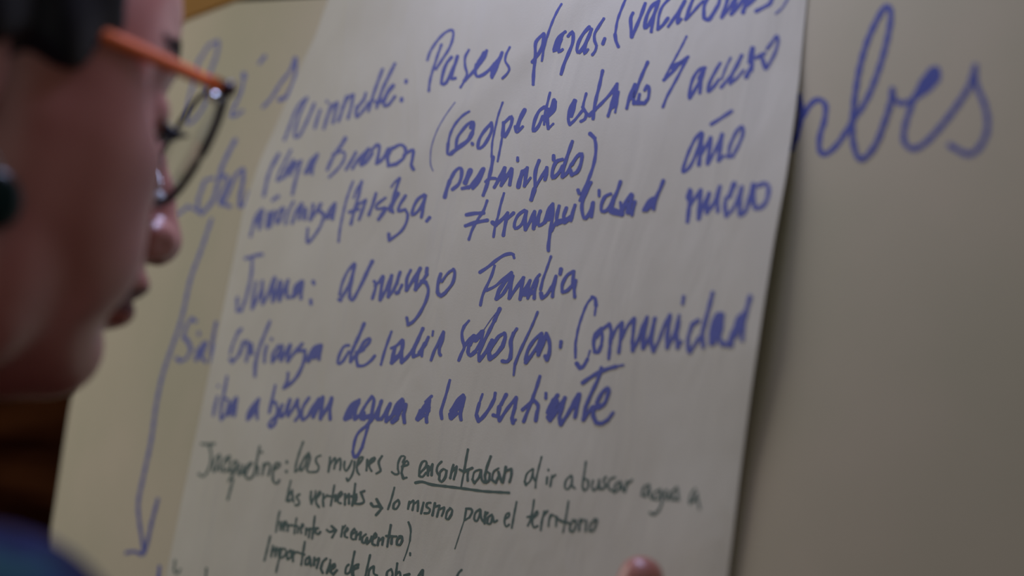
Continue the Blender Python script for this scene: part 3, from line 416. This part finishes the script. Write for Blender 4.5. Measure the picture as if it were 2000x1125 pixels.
class Field:
    """a signed distance field on a grid, blended from simple round shapes and turned into one closed skin"""
    def __init__(s, lo, hi, vox):
        s.lo = np.array(lo, float); s.v = vox
        s.n = np.ceil((np.array(hi) - s.lo) / vox).astype(int) + 1
        s.g = np.full(s.n, 1.0, np.float32)
    def box(s, lo, hi):
        a = np.maximum(0, np.floor((np.array(lo) - s.lo) / s.v).astype(int))
        b = np.minimum(s.n, np.ceil((np.array(hi) - s.lo) / s.v).astype(int) + 1)
        sl = tuple(slice(a[i], b[i]) for i in range(3))
        ax = [s.lo[i] + s.v * np.arange(a[i], b[i]) for i in range(3)]
        return sl, np.meshgrid(*ax, indexing='ij', sparse=True)
    def put(s, sl, d, k, mode):
        g = s.g[sl]; d = d.astype(np.float32)
        if mode == 'add':
            h = np.maximum(k - np.abs(g - d), 0) / k
            s.g[sl] = np.minimum(g, d) - h * h * k * 0.25
        else:
            h = np.maximum(k - np.abs(g + d), 0) / k
            s.g[sl] = np.maximum(g, -d) + h * h * k * 0.25
    def ell(s, c, r, k=0.012, mode='add', rot=None):
        c = np.array(c, float); r = np.array(r, float); m = (r.max() if rot is not None else r) + k + 3 * s.v
        sl, (X, Y, Z) = s.box(c - m, c + m)
        x, y, z = X - c[0], Y - c[1], Z - c[2]
        if rot is not None:
            Rm = np.array(Matrix.Rotation(rot[0], 3, rot[1]))
            x, y, z = (Rm[0, 0] * x + Rm[1, 0] * y + Rm[2, 0] * z, Rm[0, 1] * x + Rm[1, 1] * y + Rm[2, 1] * z, Rm[0, 2] * x + Rm[1, 2] * y + Rm[2, 2] * z)
        k0 = np.sqrt((x / r[0]) ** 2 + (y / r[1]) ** 2 + (z / r[2]) ** 2)
        k1 = np.sqrt((x / r[0] ** 2) ** 2 + (y / r[1] ** 2) ** 2 + (z / r[2] ** 2) ** 2) + 1e-9
        s.put(sl, k0 * (k0 - 1.0) / k1, k, mode)
    def cone(s, a, b, ra, rb, k=0.012, mode='add'):
        a = np.array(a, float); b = np.array(b, float); m = max(ra, rb) + k + 3 * s.v
        sl, (X, Y, Z) = s.box(np.minimum(a, b) - m, np.maximum(a, b) + m)
        ba = b - a; L = ba @ ba
        x, y, z = X - a[0], Y - a[1], Z - a[2]
        t = np.clip((x * ba[0] + y * ba[1] + z * ba[2]) / L, 0, 1)
        d = np.sqrt((x - t * ba[0]) ** 2 + (y - t * ba[1]) ** 2 + (z - t * ba[2]) ** 2) - (ra + (rb - ra) * t)
        s.put(sl, d, k, mode)
    def both(s, f, *a, **kw):
        for sg in (1, -1):
            aa = [((sg * q[0],) + tuple(q[1:])) if isinstance(q, tuple) and i < (2 if f == 'cone' else 1) else q for i, q in enumerate(a)]
            getattr(s, f)(*aa, **kw)
    def mesh(s, name, mat, parent):
        import openvdb
        gr = openvdb.FloatGrid(3.0 * s.v)
        gr.copyFromArray(np.clip(s.g, -3 * s.v, 3 * s.v), tolerance=0.0)
        pts, quads = gr.convertToQuads(isovalue=0.0)
        pts = pts * s.v + s.lo
        me = bpy.data.meshes.new(name)
        me.vertices.add(len(pts)); me.vertices.foreach_set('co', pts.astype(np.float32).ravel())
        nq = len(quads)
        me.loops.add(nq * 4); me.loops.foreach_set('vertex_index', quads[:, ::-1].astype(np.int32).ravel())
        me.polygons.add(nq); me.polygons.foreach_set('loop_start', np.arange(0, nq * 4, 4, dtype=np.int32))
        me.polygons.foreach_set('use_smooth', np.ones(nq, bool))
        me.update(calc_edges=True); me.validate()
        me.materials.append(mat)
        o = bpy.data.objects.new(name, me); COL.objects.link(o)
        if parent: o.parent = parent
        return o

person = empty('person')
person.matrix_world = MH
tag(person, 'person in profile reading the sheets, brown skin, dark hair, blue and teal top', 'person')

# --- body: head, neck, trunk, arms and hands in one skin
f = Field((-0.27, -0.17, -0.72), (0.27, 0.33, 0.15), 0.0025)
f.cone((0, -0.035, -0.05), (0, -0.060, -0.19), 0.050, 0.056, 0.02)
f.both('cone', (0.02, -0.065, -0.15), (0.15, -0.045, -0.235), 0.040, 0.040, 0.03)
f.ell((0, -0.04, -0.34), (0.160, 0.088, 0.17), 0.05)
f.ell((0, -0.045, -0.56), (0.135, 0.085, 0.17), 0.06)
f.both('ell', (0.07, 0.035, -0.36), (0.06, 0.05, 0.06), 0.04)
f.cone((0.150, -0.015, -0.225), (0.19, 0.09, -0.40), 0.050, 0.036, 0.02)          # her right arm, raised
f.cone((0.19, 0.09, -0.40), (0.085, 0.25, -0.240), 0.038, 0.025, 0.015)
f.cone((-0.165, -0.05, -0.245), (-0.20, -0.06, -0.46), 0.050, 0.037, 0.03)
f.cone((-0.20, -0.06, -0.46), (-0.21, 0.02, -0.64), 0.037, 0.025, 0.015)
# hands: palm, four fingers and a thumb each
def hand(T, W0, dx, dn, dt, curl):
    """W0 wrist, dx towards the fingertips, dn out of the back of the hand, dt towards the thumb"""
    P = lambda a, b, c: tuple(np.array(W0) + a * np.array(dx) + b * np.array(dt) + c * np.array(dn))
    f.ell(P(0.048, 0.004, 0.002), (0.036, 0.015, 0.036), 0.012)
    for q in (-1, 0, 1): f.cone(P(0.01, 0.012 * q, 0), P(0.078, 0.022 * q, 0), 0.014, 0.0115, 0.010)
    for i, (ln, w) in enumerate(((0.068, 0.0085), (0.076, 0.0088), (0.070, 0.0083), (0.054, 0.0074))):
        b0 = 0.029 - 0.0195 * i; ang = 0.10 - 0.07 * i
        p = np.array([0.082 - 0.004 * abs(i - 1), b0, 0.0]); th = 0.0
        for j, fr in enumerate((0.46, 0.30, 0.24)):
            th += curl[j]
            q = p + ln * fr * np.array([math.cos(th) * math.cos(ang), math.sin(ang), -math.sin(th)])
            f.cone(P(*p), P(*q), w * (1.0 - 0.10 * j), w * (0.92 - 0.10 * j), 0.003)
            p = q
    for a, b_, ra, rb in T: f.cone(a, b_, ra, rb, 0.006)
n1 = np.array([0.99, 0.08, 0.02]); n1 /= np.linalg.norm(n1)
t1 = np.array([-0.05, 0.0, 1.0]); t1 -= n1 * (t1 @ n1); t1 /= np.linalg.norm(t1)
b1 = -np.cross(t1, n1); b1 = b1 if b1[1] < 0 else -b1
hand([((0.100, 0.250, -0.235), (0.128, 0.260, -0.208), 0.017, 0.0135), ((0.128, 0.260, -0.208), (0.145, 0.267, -0.176), 0.0125, 0.0110), ((0.145, 0.267, -0.176), (0.1505, 0.271, -0.1475), 0.0108, 0.0098)],
     (0.085, 0.250, -0.242), n1, b1, t1, (0.10, 0.12, 0.05))
n2 = np.array([-0.04, 0.30, -0.95]); n2 /= np.linalg.norm(n2)
t2 = np.array([0.0, 1.0, 0.3]); t2 -= n2 * (t2 @ n2); t2 /= np.linalg.norm(t2)
f2 = [((-0.21, 0.035, -0.66), (-0.195, 0.075, -0.675), 0.014, 0.011)]
f.ell((-0.213, 0.035, -0.672), (0.018, 0.034, 0.036), 0.012)
for i in range(4):
    y = 0.060 - 0.019 * i
    f.cone((-0.214, y, -0.675), (-0.205, y + 0.006, -0.702), 0.0095, 0.0075, 0.005)
f.cone((-0.21, 0.045, -0.655), (-0.197, 0.076, -0.678), 0.013, 0.010, 0.008)
# head
f.ell((0, -0.010, 0.048), (0.073, 0.094, 0.083), 0.01)
f.ell((0, 0.041, 0.056), (0.055, 0.047, 0.050), 0.016)
f.ell((0, 0.030, -0.022), (0.057, 0.050, 0.068), 0.02)
f.both('ell', (0.043, 0.045, -0.012), (0.020, 0.026, 0.018), 0.016)
f.both('ell', (0.037, 0.044, -0.045), (0.023, 0.029, 0.030), 0.014)
f.both('ell', (0.049, 0.024, 0.014), (0.022, 0.040, 0.046), 0.020)
f.both('ell', (0.034, 0.026, -0.034), (0.032, 0.040, 0.050), 0.020)
f.both('cone', (0.047, 0.012, -0.066), (0.013, 0.060, -0.087), 0.015, 0.0135, 0.016)
f.both('cone', (0.051, 0.004, -0.010), (0.047, 0.004, -0.080), 0.018, 0.021, 0.016)
f.ell((0, 0.022, -0.078), (0.046, 0.055, 0.031), 0.012)
f.ell((0, 0.0655, -0.082), (0.019, 0.0150, 0.013), 0.012)
f.ell((0, 0.062, -0.047), (0.029, 0.0345, 0.024), 0.010)
f.both('cone', (0.009, 0.081, 0.040), (0.044, 0.062, 0.036), 0.010, 0.008, 0.010)
f.both('ell', (0.034, 0.092, 0.017), (0.020, 0.018, 0.0120), 0.008, mode='sub')
f.both('ell', (0.060, 0.074, 0.018), (0.012, 0.018, 0.016), 0.010, mode='sub')
f.both('ell', (0.031, 0.0685, 0.017), (0.0128, 0.0128, 0.0118), 0.003)
f.both('ell', (0.031, 0.0835, 0.0110), (0.0100, 0.0050, 0.0020), 0.001, mode='sub')
f.cone((0, 0.085, 0.030), (0, 0.098, -0.008), 0.0075, 0.0085, 0.010)
f.cone((0, 0.098, -0.008), (0, 0.1025, -0.0270), 0.0085, 0.0120, 0.006)
f.both('ell', (0.0125, 0.0940, -0.0300), (0.0080, 0.0115, 0.0090), 0.005)
f.both('ell', (0.0076, 0.0985, -0.0395), (0.0040, 0.0060, 0.0045), 0.002, mode='sub')
f.both('ell', (0.0205, 0.0985, -0.0335), (0.0034, 0.0060, 0.0042), 0.004, mode='sub')
f.ell((0, 0.0885, -0.0505), (0.021, 0.0100, 0.0068), 0.005)
f.ell((0, 0.0845, -0.0630), (0.019, 0.0100, 0.0072), 0.005)
f.ell((0, 0.0985, -0.0570), (0.025, 0.0090, 0.0008), 0.003, mode='sub')
f.ell((0, 0.1000, -0.0430), (0.003, 0.0040, 0.0050), 0.004, mode='sub')
# ears
for sg in (1, -1):
    f.ell((sg * 0.073, -0.024, 0.004), (0.0065, 0.0165, 0.030), 0.004, rot=(sg * -0.35, 'Z'))
    f.ell((sg * 0.079, -0.020, 0.006), (0.0045, 0.0105, 0.018), 0.003, mode='sub', rot=(sg * -0.35, 'Z'))
    f.ell((sg * 0.070, -0.016, -0.024), (0.0050, 0.0075, 0.0085), 0.004)
body = f.mesh('body', m_skin, person)
_c = np.empty(len(body.data.vertices) * 3, np.float32); body.data.vertices.foreach_get('co', _c); _c = _c.reshape(-1, 3)
_q = np.empty(len(body.data.loops), np.int32); body.data.loops.foreach_get('vertex_index', _q)
_m = _c[_q.reshape(-1, 4)].mean(1)
_w = 0.0225 - 0.0225 * (np.abs(_m[:, 2] + 0.0570) / 0.0135) ** 2.2
_lip = (np.abs(_m[:, 0]) < _w) & (_m[:, 1] > 0.078) & (_m[:, 2] > -0.0705) & (_m[:, 2] < -0.0440)
body.data.materials.append(m_lip); body.data.polygons.foreach_set('material_index', _lip.astype(np.int32)); body.data.update()

# --- hair
h = Field((-0.10, -0.13, -0.10), (0.10, 0.11, 0.16), 0.0025)
h.ell((0, -0.014, 0.052), (0.083, 0.103, 0.093), 0.01)
h.ell((0, -0.055, -0.005), (0.070, 0.065, 0.075), 0.03)
h.both('ell', (0.066, -0.004, 0.050), (0.015, 0.026, 0.022), 0.010)
h.ell((0, 0.118, 0.020), (0.100, 0.093, 0.072), 0.008, mode='sub')
h.ell((0.080, 0.040, -0.056), (0.050, 0.072, 0.088), 0.008, mode='sub')
h.ell((-0.080, 0.040, -0.056), (0.050, 0.072, 0.088), 0.008, mode='sub')
for i in range(3):
    ax = np.random.RandomState(i).rand(3) * 6
h.both('ell', (0.078, 0.066, 0.046), (0.036, 0.034, 0.036), 0.006, mode='sub')
h.both('ell', (0.070, 0.010, 0.028), (0.012, 0.016, 0.020), 0.010)
h.both('ell', (0.077, -0.026, 0.028), (0.011, 0.018, 0.022), 0.008)
X, Y, Z = np.meshgrid(*[h.lo[i] + h.v * np.arange(h.n[i]) for i in range(3)], indexing='ij', sparse=True)
h.g += (0.0016 * np.sin(95 * X + 40 * Z + 3 * np.sin(30 * Y)) * np.sin(150 * Y + 60 * Z) + 0.0010 * np.sin(420 * X + 200 * Y * 0.5 + 3 * np.sin(60 * Z))).astype(np.float32)
hair = h.mesh('hair', m_hair, person)
tag(hair, 'black hair')

def tube_bm(bm, pts, r0, r1=None, seg=8, flat=1.0, up=None):
    r1 = r0 if r1 is None else r1
    pts = [Vector(p) for p in pts]; rings = []
    for i, p in enumerate(pts):
        t = (pts[min(i + 1, len(pts) - 1)] - pts[max(i - 1, 0)]).normalized()
        u = Vector(up) if up else Vector((0.13, 0.21, 0.97))
        a = t.cross(u).normalized(); b_ = a.cross(t).normalized()
        rr = r0 + (r1 - r0) * i / max(1, len(pts) - 1)
        rings.append([bm.verts.new(p + a * math.cos(2 * math.pi * k / seg) * rr * flat + b_ * math.sin(2 * math.pi * k / seg) * rr) for k in range(seg)])
    for A, B_ in zip(rings, rings[1:]):
        for k in range(seg): bm.faces.new((A[k], A[(k + 1) % seg], B_[(k + 1) % seg], B_[k]))
    bm.faces.new(rings[0][::-1]); bm.faces.new(rings[-1])
    return bm

from mathutils.bvhtree import BVHTree
_me = body.data
_co = np.empty(len(_me.vertices) * 3, np.float32); _me.vertices.foreach_get('co', _co); _co = _co.reshape(-1, 3)
_keep = [p.vertices[:] for p in _me.polygons if _co[p.vertices[0]][2] > -0.02]
SKIN = BVHTree.FromPolygons([tuple(v) for v in _co.tolist()], _keep)
def on_skin(p, d=(0, -1, 0), lift=0.0):
    h_ = SKIN.ray_cast(Vector(p) - Vector(d) * 0.06, Vector(d))
    return (h_[0] - Vector(d) * lift) if h_[0] else Vector(p)
# loose hair ends round the hairline, as one mass
rnd = random.Random(4)
bm = bmesh.new()
for i in range(420):
    u = rnd.random()
    z = 0.026 + 0.066 * u; y = 0.004 + 0.045 * max(0, u - 0.35) + rnd.uniform(-0.030, 0.004)
    x = 0.066 - 0.018 * max(0, u - 0.6)
    p0 = Vector((x + rnd.uniform(0.004, 0.013), y, z))
    d = Vector((rnd.uniform(-0.3, 0.25), rnd.uniform(0.1, 0.9), rnd.uniform(-1.0, -0.3))).normalized()
    L = rnd.uniform(0.006, 0.015); s = rnd.choice((1, 1, 1, -1))
    pp = [p0 + d * L * t + Vector((-0.006 * t * t, 0, -0.003 * t * t)) for t in (0, 0.35, 0.7, 1)]
    pp = [Vector((q.x * s, q.y, q.z)) for q in pp]
    tube_bm(bm, pp, 0.00045, 0.0001, 4)
loose = bm_obj('loose_hair', bm, m_hair, hair); loose['kind'] = 'stuff'
# eyebrows, lashes, eyes, lips
def brow(sg):
    bm = bmesh.new()
    for i in range(70):
        t = i / 69.0
        x = 0.014 + 0.040 * t; y = 0.0945 - 0.006 * t - 0.017 * t * t; z = 0.040 + 0.006 * math.sin(min(1, t * 1.25) * 2.6) - 0.004 * t
        p0 = on_skin((sg * x, y, z + rnd.uniform(-0.0036, 0.0036) * (1.1 - 0.7 * t)), lift=-0.0003)
        d = Vector((sg * 0.8, -0.25, 0.35 + rnd.uniform(-0.3, 0.3))).normalized()
        q1 = on_skin(p0 + d * 0.004, lift=0.0004); q2 = on_skin(p0 + d * 0.008 + Vector((0, 0, -0.001)), lift=0.0005)
        tube_bm(bm, [p0, q1, q2], 0.00045, 0.00015, 4)
    return bm
for sg in (1, -1):
    o = bm_obj('eyebrow', brow(sg), m_hair, person); o['kind'] = 'stuff'
def lashes(sg):
    bm = bmesh.new()
    for low in (0, 1):
        for i in range(26 if not low else 16):
            t = i / 25.0 if not low else i / 15.0
            a = (t - 0.5) * 2.3
            x = 0.031 + 0.0125 * math.sin(a); y = 0.0705 + 0.0115 * math.cos(a) ; z = 0.0135 - 0.0015 * abs(math.sin(a)) - (0.003 if low else 0)
            p0 = Vector((sg * x, y - 0.0005, z))
            d = Vector((sg * math.sin(a) * 0.9, math.cos(a) + 0.3, -0.50 if not low else -0.7)).normalized()
            L = (0.0085 if not low else 0.005) * rnd.uniform(0.85, 1.1)
            tube_bm(bm, [p0, p0 + d * L * 0.5 + Vector((0, 0, -0.0010)), p0 + d * L + Vector((0, 0.0, 0.0006))], 0.00055, 0.0002, 5)
    return bm
for sg in (1, -1):
    o = bm_obj('eyelashes', lashes(sg), m_hair, person); o['kind'] = 'stuff'
for sg in (1, -1):
    bm = bmesh.new(); bmesh.ops.create_uvsphere(bm, u_segments=20, v_segments=12, radius=0.0118)
    for v in bm.verts: v.co += Vector((sg * 0.031, 0.0685, 0.0165))
    e = bm_obj('eye', bm, m_eye, person)
    bm = bmesh.new(); bmesh.ops.create_uvsphere(bm, u_segments=16, v_segments=8, radius=0.0058)
    for v in bm.verts: v.co = Vector((v.co.x, v.co.y * 0.35, v.co.z)) + Vector((sg * 0.031, 0.0788, 0.0125))
    bm_obj('iris', bm, m_iris, e)
# --- the top she wears, a loose printed garment over trunk, shoulders and upper arms
c = Field((-0.27, -0.18, -0.72), (0.28, 0.16, -0.12), 0.004)
c.both('cone', (0.055, -0.065, -0.185), (0.14, -0.040, -0.230), 0.040, 0.048, 0.03)
c.ell((0, -0.04, -0.345), (0.172, 0.100, 0.175), 0.05)
c.ell((0, -0.045, -0.57), (0.155, 0.100, 0.16), 0.06)
c.both('ell', (0.07, 0.038, -0.36), (0.066, 0.056, 0.066), 0.04)
c.cone((0.146, -0.028, -0.214), (0.188, 0.075, -0.375), 0.066, 0.050, 0.02)
c.cone((-0.165, -0.05, -0.238), (-0.198, -0.058, -0.43), 0.062, 0.050, 0.03)
c.cone((0, -0.02, -0.08), (0, -0.055, -0.195), 0.070, 0.066, 0.010, mode='sub')
X, Y, Z = np.meshgrid(*[c.lo[i] + c.v * np.arange(c.n[i]) for i in range(3)], indexing='ij', sparse=True)
c.g += (0.003 * np.sin(45 * X + 30 * Z + 2 * np.sin(20 * Y)) * np.sin(38 * Y - 25 * Z) + 0.0 * X).astype(np.float32)
g = Field((-0.25, -0.20, -1.56), (0.25, 0.24, -0.58), 0.006)
g.ell((0, -0.05, -0.70), (0.165, 0.105, 0.12), 0.04)
g.both('cone', (0.085, -0.05, -0.74), (0.09, -0.03, -1.10), 0.085, 0.060, 0.02)
g.both('cone', (0.09, -0.03, -1.10), (0.095, -0.04, -1.46), 0.060, 0.048, 0.01)
trousers = g.mesh('trousers', m_trousers, person)
for sg in (1, -1):
    g = Field((-0.16, -0.16, -1.56), (0.16, 0.22, -1.40), 0.005)
    g.cone((sg * 0.095, -0.07, -1.485), (sg * 0.10, 0.08, -1.497), 0.036, 0.034, 0.01)
    g.cone((sg * 0.095, -0.05, -1.44), (sg * 0.095, -0.04, -1.48), 0.036, 0.038, 0.015)
    g.ell((sg * 0.10, 0.02, -1.545), (0.2, 0.3, 0.022), 0.003, mode='sub')
    g.mesh('shoe', m_hair, person)
shirt = c.mesh('top', m_cloth, person)
tag(shirt, 'blue and teal printed top')

# ------------------------------------------------------------------ glasses (a thing of its own, worn)
glasses = empty('eyeglasses'); glasses.matrix_world = MH
tag(glasses, 'eyeglasses with dark navy rims and bright orange temples worn by the person', 'eyeglasses')
RIM = [(0.0545, 0.0305), (0.0450, 0.0315), (0.0340, 0.0300), (0.0255, 0.0245), (0.0180, 0.0165), (0.0120, 0.0080), (0.0090, -0.0010), (0.0095, -0.0085), (0.0140, -0.0140), (0.0220, -0.0150), (0.0310, -0.0115), (0.0400, -0.0040), (0.0490, 0.0070), (0.0550, 0.0200)]
def closed(P, n=6):
    out = []
    m = len(P)
    for i in range(m):
        p0, p1, p2, p3 = P[i - 1], P[i], P[(i + 1) % m], P[(i + 2) % m]
        for k in range(n):
            t = k / n
            out.append(tuple(0.5 * (2 * p1[c_] + (p2[c_] - p0[c_]) * t + (2 * p0[c_] - 5 * p1[c_] + 4 * p2[c_] - p3[c_]) * t * t + (-p0[c_] + 3 * p1[c_] - 3 * p2[c_] + p3[c_]) * t ** 3) for c_ in (0, 1)))
    return out
def lens_y(x, z): return 0.0925 - 1.6 * (x - 0.012) ** 2 * 0.6 + 0.05 * z
RC = closed(RIM)
for sg in (1, -1):
    bm = bmesh.new(); rings = []
    m = len(RC)
    for i, (x, z) in enumerate(RC):
        xa, za = RC[i - 1]; xb, zb = RC[(i + 1) % m]
        tx, tz = xb - xa, zb - za; l = math.hypot(tx, tz); nx, nz = tz / l, -tx / l
        if (x - 0.032) * nx + (z - 0.008) * nz < 0: nx, nz = -nx, -nz
        inner = 1.0 if z > 0.0 and x < 0.046 else 0.0
        low = 0.0006 - 0.0004 * inner + 0.0006 * max(0.0, (0.012 - z) / 0.03) + (0.0003 if x > 0.045 else 0)
        dep = 0.0012 + 0.0003 * (x > 0.047) - 0.0004 * inner
        w = 0.5 * 0.0016 + low * 0.6
        pr = []
        for (a, d) in ((-1, -1), (1, -1), (1, 1), (-1, 1)):
            pr.append(bm.verts.new((sg * (x + nx * a * w), lens_y(x, z) + d * dep, z + nz * a * w)))
        rings.append(pr)
    for i in range(m):
        A, B_ = rings[i], rings[(i + 1) % m]
        for k in range(4):
            fc = (A[k], A[(k + 1) % 4], B_[(k + 1) % 4], B_[k])
            bm.faces.new(fc if sg < 0 else fc[::-1])
    bmesh.ops.recalc_face_normals(bm, faces=bm.faces)
    bmesh.ops.bevel(bm, geom=list(bm.edges), offset=0.0003, segments=1, affect='EDGES')
    rim = bm_obj('rim', bm, m_navy, glasses)
    bm = bmesh.new(); fr = []; bk = []
    for x, z in RC:
        fr.append(bm.verts.new((sg * x, lens_y(x, z) + 0.0007, z))); bk.append(bm.verts.new((sg * x, lens_y(x, z) - 0.0007, z)))
    cx = sum(p[0] for p in RC) / m; cz = sum(p[1] for p in RC) / m
    cf = bm.verts.new((sg * cx, lens_y(cx, cz) + 0.0010, cz)); cb = bm.verts.new((sg * cx, lens_y(cx, cz) - 0.0004, cz))
    for i in range(m):
        j = (i + 1) % m
        bm.faces.new((fr[i], fr[j], cf)); bm.faces.new((bk[j], bk[i], cb)); bm.faces.new((fr[j], fr[i], bk[i], bk[j]))
    bmesh.ops.recalc_face_normals(bm, faces=bm.faces)
    bm_obj('lens', bm, m_lens, glasses)
    # temple: orange bar from the hinge back over the ear
    hx, hy, hz = 0.0665, 0.0860, 0.0255
    def bar(name, pts, hgt, thk, mat, parent):
        bm = bmesh.new(); rings = []
        pts = [Vector(p) for p in pts]
        for i, p in enumerate(pts):
            t = (pts[min(i + 1, len(pts) - 1)] - pts[max(i - 1, 0)]).normalized()
            sd = t.cross(Vector((0, 0, 1))).normalized(); up = sd.cross(t).normalized()
            hh = hgt[i] / 2 if isinstance(hgt, (list, tuple)) else hgt / 2
            rings.append([bm.verts.new(p + sd * a * thk / 2 + up * b_ * hh) for a, b_ in ((-1, -1), (1, -1), (1, 1), (-1, 1))])
        for A, B_ in zip(rings, rings[1:]):
            for k in range(4): bm.faces.new((A[k], A[(k + 1) % 4], B_[(k + 1) % 4], B_[k]))
        bm.faces.new(rings[0]); bm.faces.new(rings[-1])
        bmesh.ops.recalc_face_normals(bm, faces=bm.faces)
        bmesh.ops.bevel(bm, geom=list(bm.edges), offset=0.0006, segments=2, affect='EDGES')
        return bm_obj(name, bm, mat, parent)
    tp = bar('temple', [(sg * x, y, z) for x, y, z in ((0.0672, 0.0800, 0.0262), (0.0692, 0.060, 0.0270), (0.0725, 0.035, 0.0276), (0.0765, 0.010, 0.0282), (0.0790, -0.010, 0.0278), (0.0800, -0.028, 0.0180), (0.0790, -0.042, 0.0020))],
             [0.0044, 0.0056, 0.0054, 0.0050, 0.0046, 0.0050, 0.0046], 0.0026, m_orange, glasses)
    tp['label'] = 'orange temple'
    bm = bmesh.new(); bmesh.ops.create_cone(bm, cap_ends=True, segments=20, radius1=0.0030, radius2=0.0026, depth=0.0022)
    for v in bm.verts: v.co = Vector((sg * (0.0690 + v.co.z), 0.0790 + v.co.x, 0.0262 + v.co.y))
    bm_obj('rivet', bm, m_orange, tp, smooth=False)
    bar('end_piece', [(sg * 0.0540, lens_y(0.054, 0.03) + 0.000, 0.0305), (sg * 0.0620, 0.0905, 0.0290), (sg * 0.0668, 0.0885, 0.0270), (sg * 0.0672, 0.0820, 0.0262)], [0.0052, 0.0060, 0.0062, 0.0048], 0.0030, m_maroon, glasses)
    bm = bmesh.new(); bmesh.ops.create_uvsphere(bm, u_segments=12, v_segments=8, radius=0.0022)
    for v in bm.verts: v.co = Vector((v.co.x * 0.8, v.co.y * 1.5, v.co.z)) + Vector((sg * 0.0600, 0.0850, 0.0235))
    bm_obj('hinge', bm, m_metal, glasses)
    bm = bmesh.new(); bmesh.ops.create_uvsphere(bm, u_segments=16, v_segments=10, radius=0.0036)
    for v in bm.verts: v.co = Vector((v.co.x * 0.75, v.co.y * 0.95, v.co.z * 1.05)) + Vector((sg * 0.0150, 0.0928, -0.0130))
    pad = bm_obj('nose_pad', bm, m_pad, glasses)
    bm = bmesh.new(); tube_bm(bm, [(sg * 0.0150, 0.0928, -0.0120), (sg * 0.0115, 0.0950, -0.0060), (sg * 0.0105, lens_y(0.011, 0), 0.0030)], 0.0006)
    bm_obj('pad_arm', bm, m_metal, pad)
bm = bmesh.new()
tube_bm(bm, [(-0.0105, lens_y(0.0125, 0), 0.0035), (-0.005, 0.0975, 0.0060), (0, 0.0990, 0.0065), (0.005, 0.0975, 0.0060), (0.0105, lens_y(0.0125, 0), 0.0035)], 0.0013)
bm_obj('bridge', bm, m_navy, glasses)

# ------------------------------------------------------------------ earring
ear = empty('earring'); ear.matrix_world = MH
tag(ear, 'round dark green disc earring hanging from the ear lobe of the person', 'earring')
bm = bmesh.new()
prof = [(0.0, 0.0018), (0.007, 0.0017), (0.0102, 0.0010), (0.0108, 0.0), (0.0102, -0.0010), (0.007, -0.0017), (0.0, -0.0018)]
seg = 32; rings = []
for r_, t_ in prof:
    rings.append([bm.verts.new((0.0755 + t_, -0.004 + r_ * math.cos(2 * math.pi * k / seg), -0.0425 + r_ * math.sin(2 * math.pi * k / seg))) for k in range(seg)] if r_ else [bm.verts.new((0.0755 + t_, -0.004, -0.0425))])
for A, B_ in zip(rings, rings[1:]):
    for k in range(seg):
        q = [A[k % len(A)], A[(k + 1) % len(A)], B_[(k + 1) % len(B_)], B_[k % len(B_)]]
        q2 = []
        for v in q:
            if v not in q2: q2.append(v)
        bm.faces.new(q2)
bmesh.ops.recalc_face_normals(bm, faces=bm.faces)
bm_obj('disc', bm, m_ear, ear)
bm = bmesh.new()
tube_bm(bm, [(0.0755 + 0.0, -0.009 + 0.005 * math.sin(a), -0.0305 + 0.0035 * math.cos(a)) for a in np.linspace(0.2, 6.0, 14)], 0.0005, up=(1, 0.1, 0))
bm_obj('hook', bm, m_metal, ear)
